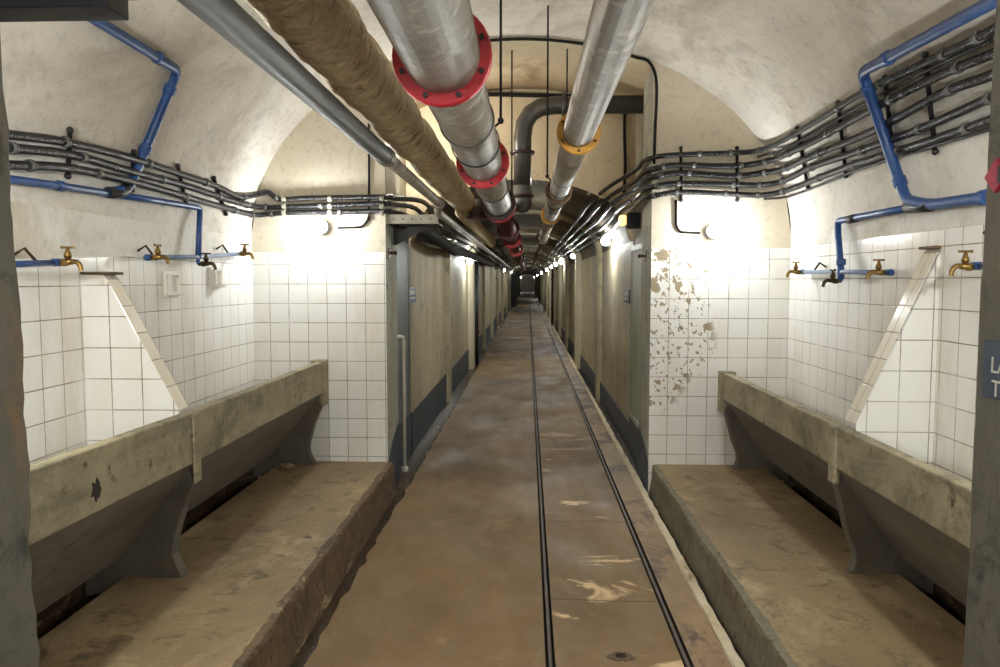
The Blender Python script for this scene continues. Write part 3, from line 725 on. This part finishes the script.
for xx, w_ in ((284, 'by the vault'), (330, 'above the bright lamp'), (382, 'by the corridor jamb')):
    t = thing('cable_clip', 'pale clip holding the cables on the left end wall, ' + w_, 'clip', at(1, Y1, xx, 205), 'pale clips on the left end wall')
    for yy in (198.5, 206, 212.5):
        b = MB(); p = at(1, Y1 - .04, xx, yy); b.ring(p, (1, 0, 0), .017, .024, .016, 16); b.box((p.x - .016, p.y + .012, p.z - .006), (p.x + .016, Y1, p.z + .006)); b.build('clip_ring', 'shelfpaint', t)

# ------------------------------------------------------------------ blue water pipes
def fit(t, p, d, r=.021, h=.022, mat='blue'):
    b = MB(); b.ring(p, d, .01, r, h, 18); b.build('coupling', mat, t)
# left
t = thing('water_pipe', 'bent blue water pipe on the left vault with a drop to the taps', 'pipe', surf(150, 190, .03))
A = [surf(60, -2, .03), surf(178, 70, .03), surf(129, 190, .03), surf(110, 193, .03)]
A = [A[0]] + [A[1], A[2], A[3]]
seg1 = [surf(60 + (178 - 60) * i / 6, -2 + 72 * i / 6, .03) for i in range(7)] + [surf(178 - 49 * i / 6, 70 + 119 * i / 6, .03) for i in range(1, 7)] + [surf(112, 192, .03)]
b = MB(); b.tube(fillet(seg1, .05, 4), .024, 14); b.build('pipe_run', 'blue', t)
seg2 = [surf(x, y, .03) for x, y in ((-40, 172), (15, 180), (60, 186), (112, 194))]
b = MB(); b.tube(seg2, .018, 14); b.build('pipe_run', 'blue', t)
seg3 = [surf(112, 194, .03), surf(160, 201, .03), surf(199, 208, .03), surf(200, 213, .03)]
PB = .075
drop = [surf(112, 194, .03), surf(155, 200.5, .03), surf(200, 208, .035), at(0, XL + .06, 199.5, 222), Vector((XL + PB, at(0, XL + PB, 198, 258).y, at(0, XL + PB, 198, 258).z))]
b = MB(); b.tube(fillet(drop, .04, 5), .018, 14); b.build('drop_pipe', 'blue', t)
def fits(t, P, idx, r, h, mat='blue'):
    for i in idx: fit(t, P[i], P[i + 1] - P[i - 1], r, h, mat)
fits(t, seg1, (5, 7, 10), .031, .024)
q = seg2[2]; fit(t, q, seg2[3] - q, .024, .02)
b = MB(); b.tube([surf(108, 192.5, .03), surf(120, 193, .03), surf(127, 188, .03)], .029, 12); b.build('tee_fitting', 'elbow', t)
for px_ in ((57, 186), (163, 202)):
    q = surf(*px_, .03); w = surf(*px_, .0)
    b = MB(); b.ring(q, (0, 1, 0), .012, .02, .008, 14); b.tube([q, w], .006, 6); b.build('pipe_bracket', 'elbow', t)
# manifolds
def manifold(label, wall, s, pts, mat, cat='pipe', brackets=()):
    X = wall + s * PB
    P = [at(0, X, *q) for q in pts]
    t = thing('tap_pipe', label, cat, P[0])
    b = MB(); b.tube(P, .014, 14); b.build('pipe_run', mat, t)
    for i in (0, -1):
        b = MB(); d = (P[1] - P[0]).normalized(); b.ring(P[i], d, .0, .018, .03, 14); b.build('end_cap', 'blue', t)
    for q in brackets:
        p = at(0, X, *q); b = MB(); b.tube([p + Vector((0, 0, -.012)), p + Vector((-s * .03, -.05, .06)), Vector((wall + s * .008, p.y - .07, p.z + .03))], .007, 8); b.build('wall_bracket', 'darkbrass', t)
    return t, P
manifold('short blue pipe feeding the near tap on the left wall', XL, 1, [(-60, 265), (22, 264), (57, 262.5)], 'blue', brackets=[(40, 263)])
manifold('pale blue tap pipe on the left tiled wall between the divider and end wall', XL, 1, [(149, 257.5), (198, 257), (243, 253.5)], 'bluegrey', brackets=[(156, 257), (230, 254)])
manifold('pale blue tap pipe on the right tiled wall between the end wall and divider', XR, -1, [(802, 272), (840, 272), (889, 272.5)], 'bluegrey', brackets=[(812, 272)])
manifold('pipe stub feeding the near tap beside the right pillar', XR, -1, [(976, 266), (1060, 266)], 'blue')
# right bent pipe
t = thing('water_pipe', 'bent blue water pipe crossing the cables on the right vault', 'pipe', surf(905, 203, .07))
seg = [surf(1040 - 178 * i / 7, -24 + 96 * i / 7, .07) for i in range(8)] + [surf(862 + 44 * i / 7, 72 + 128 * i / 7, .075) for i in range(1, 8)] + [surf(930, 205, .05), surf(985, 197.5, .04), surf(1040, 189, .04)]
b = MB(); b.tube(fillet(seg, .06, 4), .027, 14); b.build('pipe_run', 'blue', t)
q0 = surf(915, 207, .045); X = XR - PB
drop = [q0, surf(880, 213, .045), surf(838, 221, .045), at(0, XR - .06, 838, 234), at(0, X, 841, 270), at(0, X, 841, 279)]
b = MB(); b.tube(fillet(drop, .035, 5), .02, 14); b.build('drop_pipe', 'blue', t)
fits(t, seg, (6, 8, 13, 16), .034, .026)
fit(t, at(0, XR - PB, 841, 262), (0, 0, 1), .028, .02)
b = MB(); b.tube([surf(908, 207, .045), surf(922, 206, .048), surf(931, 205, .048)], .032, 12); b.build('tee_fitting', 'elbow', t)
b = MB(); b.tube([surf(849, 219.5, .045), surf(856, 218, .045)], .026, 12); b.build('coupling', 'elbow', t)

# ------------------------------------------------------------------ taps
def tap(label, p, s, mats=('brass', 'brass'), turn=0., group='brass taps over the troughs'):
    p = Vector(p); t = thing('water_tap', label, 'tap', p, group)
    def L(a, y, z): return p + Vector((s * a, y, z))
    b = MB(); b.tube([L(0, 0, 0), L(.02, 0, 0), L(.022, 0, 0), L(.04, 0, .0), L(.055, 0, .003), L(.07, 0, .002)], [.012, .012, .017, .017, .014, .012], 14)
    b.build('body', mats[0], t)
    b = MB(); b.tube(smooth([L(.062, 0, .003), L(.082, 0, .004), L(.098, 0, -.006), L(.105, 0, -.022), L(.107, 0, -.036)], 4), [.011] * 12 + [.010] * 4 + [.012], 12); b.build('spout', mats[0], t)
    b = MB(); b.tube([L(.05, 0, 0), L(.05, 0, .022), L(.05, 0, .024), L(.05, 0, .034), L(.05, 0, .050), L(.05, 0, .066)], [.013, .013, .017, .016, .009, .006], 12); b.build('bonnet', mats[1], t)
    c, sn = math.cos(turn), math.sin(turn)
    b = MB(); b.tube([L(.05 - .028 * c, -.028 * sn, .066), L(.05 - .022 * c, -.022 * sn, .066), L(.05 + .022 * c, .022 * sn, .066), L(.05 + .028 * c, .028 * sn, .066)], [.0075, .005, .005, .0075], 10); b.build('handle', mats[1], t)
    return t
Xl, Xr = XL + PB, XR - PB
tap('brass tap nearest the left pillar, above the capping of the left divider', at(0, Xl, 57, 262.5), 1)
tap('brass tap at the near end of the left pale blue pipe, handle seen end-on', at(0, Xl, 149, 257.5), 1, turn=1.5)
tap('brass tap at the far end of the left pale blue pipe beside the end wall', at(0, Xl, 238, 254), 1, ('brass', 'brass'), .2)
tl = tap('dark low tap on the elbow of the left blue drop pipe', at(0, Xl, 198.5, 264), 1, ('darkbrass', 'darkbrass'))
b = MB(); q = at(0, Xl, 198.5, 264); b.tube(fillet([at(0, Xl, 198, 257), q, q + Vector((.03, 0, 0))], .02), .012, 12); b.build('feed_elbow', 'blue', tl)
tap('brass tap nearest the right pillar, beyond the right divider', at(0, Xr, 977, 267), -1)
tap('brass tap at the near end of the right pale blue pipe', at(0, Xr, 888, 272.5), -1)
tap('brass tap at the far end of the right pale blue pipe in the corner', at(0, Xr, 803, 272), -1, turn=1.2)
tl = tap('blackened low tap on the elbow of the right blue drop pipe', at(0, Xr, 841, 281), -1, ('darkbrass', 'darkbrass'), 1.5)
b = MB(); q = at(0, Xr, 841, 281); b.tube(fillet([at(0, Xr, 841, 271), q, q + Vector((-.03, 0, 0))], .02), .012, 12); b.build('feed_elbow', 'blue', tl)

# soap dishes
def soap(label, px_, w, h):
    p = at(0, XL + .01, *px_); t = thing('soap_dish', label, 'soap dish', p, 'white soap dishes on the left wall')
    x0 = XL + .008
    b = MB(); b.box((x0, p.y - w / 2, p.z - h / 2), (x0 + .022, p.y + w / 2, p.z + h / 2)); b.build('back_plate', 'ceramic', t, bevel=.007)
    a_, c_, e_, g_ = p.y - w * .38, p.y + w * .38, p.z - h * .36, p.z + h * .38
    b = MB(); b.prism([(a_, e_), (a_, g_), (c_, g_), (c_, e_), (c_ - .012, e_), (c_ - .012, g_ - .012), (a_ + .012, g_ - .012), (a_ + .012, e_)], 0, x0 + .02, x0 + .045); b.build('raised_rim', 'ceramic', t, bevel=.003)
    b = MB(); n = 10; A = []
    for i in range(n + 1):
        a = math.pi * i / n; A.append((p.y - w * .4 * math.cos(a), .075 * math.sin(a)))
    prof = [(y, x0 + .015 + d) for y, d in A]
    b.prism([(q[1], q[0]) for q in prof], 2, p.z - h * .42, p.z - h * .27); b.build('dish', 'ceramic', t, bevel=.004)
soap('white ceramic soap dish nearer the left divider, under the brass tap', (169, 284), .15, .16)
soap('white ceramic soap dish behind the dark low tap on the left wall', (213, 278), .15, .15)

# ------------------------------------------------------------------ lamps
def lamp(label, p, nrm, r, mat, group, stem=.05):
    p = Vector(p); nrm = Vector(nrm).normalized(); t = thing('wall_lamp', label, 'lamp', p, group)
    b = MB(); b.tube([p, p + nrm * .012, p + nrm * .013, p + nrm * (stem + .02)], [r * .95, r * .95, r * .6, r * .55], 16); b.build('lamp_holder', 'white', t)
    b = MB(); q0 = p + nrm * (stem + .004); b.tube([q0 - nrm * .03, q0 - nrm * .006, q0], [r * .5, r * .9, r * .95], 24, caps=False); b.build('added_bulb_shield', 'white', t)  # collar added to keep some bulb light off the wall behind
    b = MB(); b.ball(p + nrm * (stem + r * .9), r, 0, 18, 12); b.build('bulb', mat, t)
    return t
lamp('bright white lamp on the left end wall above the tiles', at(1, Y1, 325, 228), (0, -1, 0), .055, 'bulb', 'bright washroom lamps', .12)
lamp('bright white lamp on the right end wall above the chipped tiles', at(1, Y1, 710, 232), (0, -1, 0), .055, 'bulb', 'bright washroom lamps', .12)
p = at(1, Y1, 325, 228); q = at(1, Y1, 710, 232)
lamp('bright white lamp on the near cross wall, left side', (p.x - .05, Y0, p.z), (0, 1, 0), .055, 'bulb_n', 'bright washroom lamps', .12)
lamp('bright white lamp on the near cross wall, right side', (q.x + .05, Y0, q.z), (0, 1, 0), .055, 'bulb_n', 'bright washroom lamps', .12)
lamp('added unseen lamp on the passage wall behind the viewer', (KC, -2.99, 2.2), (0, 1, 0), .05, 'bulb_n', None)  # unseen lamp, added to brighten the floor and pipe undersides ahead
lamp('added lamp hidden behind the overhead pipes, high on the left side of the tall opening', (-1.165, 6.45, 2.78), (1, 0, 0), .05, 'bulb_p', None)  # added out of sight to light the passage end wall
lamp('added unseen lamp on the left wall behind the viewer', (-1.11, -.4, 2.0), (1, 0, 0), .05, 'bulb_n', None)  # unseen fill lamp, added for the room's brightness
lamp('added unseen lamp on the right wall behind the viewer', (.975, -.4, 2.0), (-1, 0, 0), .05, 'bulb_n', None)  # matching fill lamp on the other side, also added and unseen
ordn = ['first', 'second', 'third', 'fourth', 'fifth', 'sixth', 'seventh', 'eighth', 'ninth']
for k, (x, y) in enumerate([(606, 241), (573.7, 256), (561, 262), (556, 262.5), (551.6, 265), (547, 267.4), (541.7, 270.6), (537.8, 273.2), (534.4, 274.8)]):
    P = at(0, KR - .09, x, y); P.z = min(P.z, 2.16)
    lamp('%s lit lamp from the washroom along the right corridor wall' % ordn[k], (KR, P.y, P.z), (-1, 0, 0), .05 if P.y < 30 else .06, 'bulb_c', 'corridor lamps')
for k, (x, y) in enumerate([(469.4, 261.4), (503.5, 269.7), (510.5, 271.8), (521, 275)]):
    P = at(0, KL + .09, x, y); P.z = min(P.z, 2.16)
    lamp('%s lit lamp from the washroom along the left corridor wall' % ordn[k], (KL, P.y, P.z), (1, 0, 0), .05 if P.y < 30 else .06, 'bulb_c', 'corridor lamps')

t = thing('emergency_light', 'small box light with amber lens on the right of the passage', 'lamp', (1.0, 7.0, 2.13))
P = at(0, .9, 629, 220)
b = MB(); b.box((.88, P.y + .02, P.z - .07), (1.01, P.y + .14, P.z + .07)); b.build('housing', 'black', t, bevel=.008)
b = MB(); b.box((.82, P.y + .01, P.z - .045), (.88, P.y + .11, P.z + .045)); b.build('lens', 'amber', t, bevel=.012)

# ------------------------------------------------------------------ shelves, signs, small things
def shelf(label, x0, x1, y0, y1, z, th, mat):
    t = thing('steel_shelf', label, 'bracket', (x0, y0, z))
    b = MB(); b.box((x0, y0, z), (x1, y1, z + .008)); b.build('plate', mat, t)
    b = MB(); b.box((x0, y0 - .004, z), (x1, y0 + .004, z + th)); b.build('lip', mat if mat == 'purpleblack' else 'shelfpaint', t)
    for i in range(5):
        b = MB(); b.tube([(x0 + .06 + i * (x1 - x0 - .12) / 4, y0 - .010, z + th / 2), (x0 + .06 + i * (x1 - x0 - .12) / 4, y0, z + th / 2)], .006, 8); b.build('rivet', 'elbow', t)
    b = MB(); b.prism([(x0, z), (x0, z - .15), (x0 + .02, z - .15), (x1 - .1, z)], 1, y1 - .02, y1 - .012); b.build('gusset', mat, t)
shelf('grey steel shelf angle carrying cables at the left corridor jamb', JL, -.69, Y1 + .02, Y1 + .35, 2.06, .07, 'elbow')
t = thing('steel_plate', 'blackish steel plate jutting overhead at the left pillar', 'plate', (-1.1, 1.4, 2.15))
za = at(1, 1.45, 60, 17).z + .008; xa = at(1, 1.45, 131, 10).x - .03
b = MB(); b.box((-1.11, 1.42, za), (xa, 1.50, za + .20)); b.build('plate', 'purpleblack', t, bevel=.003)
b = MB(); b.box((xa - .02, 1.43, za + .035), (xa + .025, 1.49, za + .06)); b.build('bracket_tongue', 'purpleblack', t, bevel=.003)

def text(body, size, mat, parent, M4, ext=.001):
    cu = bpy.data.curves.new('lettering', 'FONT'); cu.body = body; cu.size = size; cu.extrude = ext; cu.align_x = 'LEFT'
    o = bpy.data.objects.new('tmp', cu); COL.objects.link(o)
    bpy.context.view_layer.update()
    me = bpy.data.meshes.new_from_object(o.evaluated_get(bpy.context.evaluated_depsgraph_get())); bpy.data.objects.remove(o)
    me.transform(M4); me.materials.clear(); me.materials.append(M[mat])
    me.transform(Matrix.Translation(-Vector(parent['base'])))
    q = bpy.data.objects.new('lettering', me); COL.objects.link(q); q.parent = parent
    return q
def frame(o, ux, uz):                                       # local x -> ux, local y -> uz
    ux = Vector(ux); uz = Vector(uz); n = ux.cross(uz)
    return Matrix(((ux.x, uz.x, n.x, o[0]), (ux.y, uz.y, n.y, o[1]), (ux.z, uz.z, n.z, o[2]), (0, 0, 0, 1)))
# pillar sign on the right jamb (faces -x; its writing starts at the far edge)
xj = .919
def jy(x, y): return at(0, xj, x, y)
a, c = jy(985.5, 340), jy(985.5, 397)
t = thing('pillar_sign', 'slate blue sign with pale letters on the right pillar', 'sign', (xj, a.y, a.z))
b = MB(); b.box((xj - .004, a.y - .16, c.z), (xj + .006, a.y, a.z)); b.build('plate', 'signgrey', t, bevel=.002)
hz = a.z - c.z
text('LA', hz * .40, 'white', t, frame((xj - .0045, a.y - .028, c.z + hz * .46), (0, -1, 0), (0, 0, 1)))
text('T', hz * .40, 'white', t, frame((xj - .0045, a.y - .034, c.z + hz * .06), (0, -1, 0), (0, 0, 1)))
p = jy(986, 178)
t = thing('diamond_sign', 'crimson diamond sign high on the right pillar', 'sign', (xj, p.y, p.z))
s_ = .034
b = MB(); b.prism([(p.y, p.z), (p.y - s_, p.z + s_), (p.y - 2 * s_, p.z), (p.y - s_, p.z - s_)], 0, xj - .004, xj + .006); b.build('plate', 'signred', t, bevel=.001)
b = MB(); b.box((xj - .006, p.y - .062, p.z - .016), (xj - .004, p.y - .046, p.z + .018)); b.build('mark', 'black', t)
# blue enamel signs on the corridor walls
for lab, x, s, px_, w in (('small blue enamel sign with white lettering on the left corridor wall', KL, 1, (411.5, 295), .42), ('small slate blue sign on the right corridor wall', KR, -1, (627.5, 296), .42)):
    p = at(0, x, *px_); t = thing('wall_sign', lab, 'sign', p); hh = .075 if s > 0 else .07
    b = MB(); b.box((min(x - s * .01, x + s * .012), p.y - w / 2, p.z - hh), (max(x - s * .01, x + s * .012), p.y + w / 2, p.z + hh)); b.build('plate', 'signblue' if s > 0 else 'signgrey', t, bevel=.003)
    b = MB(); rr = random.Random(4)
    for row, (zz, h_) in enumerate(((.025, .020), (-.03, .009))):
        y = -w / 2 + .05
        while y < w / 2 - .07:
            d_ = .022 + rr.random() * .02; b.box((min(x + s * .012, x + s * .014), p.y + y, p.z + zz - h_), (max(x + s * .012, x + s * .014), p.y + y + d_, p.z + zz + h_)); y += d_ + .016
    b.build('lettering', 'white', t)
# latch pins on the jambs
for lab, x, s, px_ in (('small rusty latch pin on the left corridor jamb', JL, 1, (389, 253)), ('small rusty latch pin on the right corridor jamb', JR, -1, (646, 256))):
    p = at(0, x, *px_); t = thing('latch_pin', lab, 'latch', p)
    b = MB(); b.box((min(x, x + s * .008), p.y - .03, p.z - .04), (max(x, x + s * .008), p.y + .03, p.z + .04)); b.build('plate', 'maroon', t, bevel=.002)
    b = MB(); b.tube([(x, p.y, p.z), (x + s * .05, p.y, p.z)], .012, 10); b.ball((x + s * .05, p.y, p.z), .017, 0, 10, 6); b.build('pin', 'maroon', t)
p = jy(977, 238)
t = thing('hook', 'rusty iron stub on the edge of the right pillar', 'hook', (xj, Y0, p.z))
b = MB(); b.tube([(.96, Y0 - .02, p.z), (.945, Y0 + .01, p.z), (.938, Y0 + .016, p.z + .015)], .007, 10); b.build('stub', 'elbow', t)
b = MB(); b.ring((.958, Y0 - .02, p.z), (1, 0, 0), .0, .014, .006, 14); b.build('rosette', 'darkbrass', t)
# iron eye sunk in the chipped floor
p = at(2, 0, 621, 657)
t = thing('floor_eye', 'rusty iron eye in a chipped hollow of the floor', 'ring', (p.x, p.y, 0))
b = MB(); n = 20
for ra, rb, za, zb in ((.016, .030, .004, .008), (.030, .042, .008, .001)):
    A = [b.add((p.x + ra * 1.5 * math.cos(2 * math.pi * k / n), p.y + ra * math.sin(2 * math.pi * k / n), za)) for k in range(n)]
    B = [b.add((p.x + rb * 1.5 * math.cos(2 * math.pi * k / n) + .004 * math.sin(k * 5), p.y + rb * math.sin(2 * math.pi * k / n) + .004 * math.cos(k * 3), zb)) for k in range(n)]
    for k in range(n): b.face([A[k], A[(k + 1) % n], B[(k + 1) % n], B[k]], 0, True)
b.build('rim', 'riser', t)
b = MB(); b.tube([(p.x - .02, p.y, .002), (p.x - .012, p.y, .012), (p.x + .012, p.y, .012), (p.x + .02, p.y, .002)], .006, 8); b.ball((p.x, p.y, .003), .018, 0, 10, 6, (1.3, .9, .4)); b.build('eye', 'slot', t)
# loose lump of concrete at the far end of the left trough
p = at(2, PT + .02, 287, 467)
b = MB(); b.ball((p.x, p.y, PT + .022), .05, 0, 9, 6, (1.3, .8, .5))
rr = random.Random(9); b.v = [tuple(Vector(v) + Vector((rr.random() - .5, rr.random() - .5, rr.random() * .4)) * .02) for v in b.v]; b.sm = [False] * len(b.f)
tag(b.build('concrete_chunk', 'platform', origin=(p.x, p.y, PT)), 'loose lump of concrete by the far foot of the left trough', 'rubble')
# black downpipes in the corridor and a dark door leaf far down
for lab, x, y in (('black vertical pipe beside the first lamp of the left corridor wall', KL + .09, 14.9), ('black vertical pipe on the right corridor wall far down', KR - .09, 27.6)):
    t = thing('downpipe', lab, 'pipe', (x, y, 0))
    b = MB(); b.tube([(x, y, -.04), (x, y, 2.1)], .06, 14); b.build('pipe_section', 'black', t)
    for zz in (.6, 1.7):
        b = MB(); b.ring((x, y, zz), (0, 0, 1), .05, .075, .03, 16); b.build('collar', 'elbow', t)
t = thing('steel_door', 'dark steel door standing ajar far along the left corridor wall', 'door', (KL, 47, 0))
b = MB(); b.box((KL, 47, 0), (KL + .42, 47.06, 2.0)); b.build('leaf', 'black', t, bevel=.01)
b = MB(); b.tube([(KL + .36, 46.95, 1.0), (KL + .36, 46.95, 1.2)], .015, 8); b.tube([(KL + .36, 46.95, 1.1), (KL + .36, 47.01, 1.1)], .012, 8); b.build('handle', 'elbow', t)

# ------------------------------------------------------------------ world, view
w = bpy.data.worlds.new('World'); S.world = w; w.use_nodes = True
w.node_tree.nodes['Background'].inputs[0].default_value = (0, 0, 0, 1)
S.view_settings.view_transform = 'Standard'; S.view_settings.look = 'None'
S.view_settings.gamma = 1; S.view_settings.use_curve_mapping = False
S.view_settings.exposure = 0.12
S.cycles.max_bounces = 12; S.cycles.diffuse_bounces = 8
S.cycles.use_denoising = True
S.cycles.sample_clamp_indirect = 8
for m in bpy.data.materials: m.use_backface_culling = False
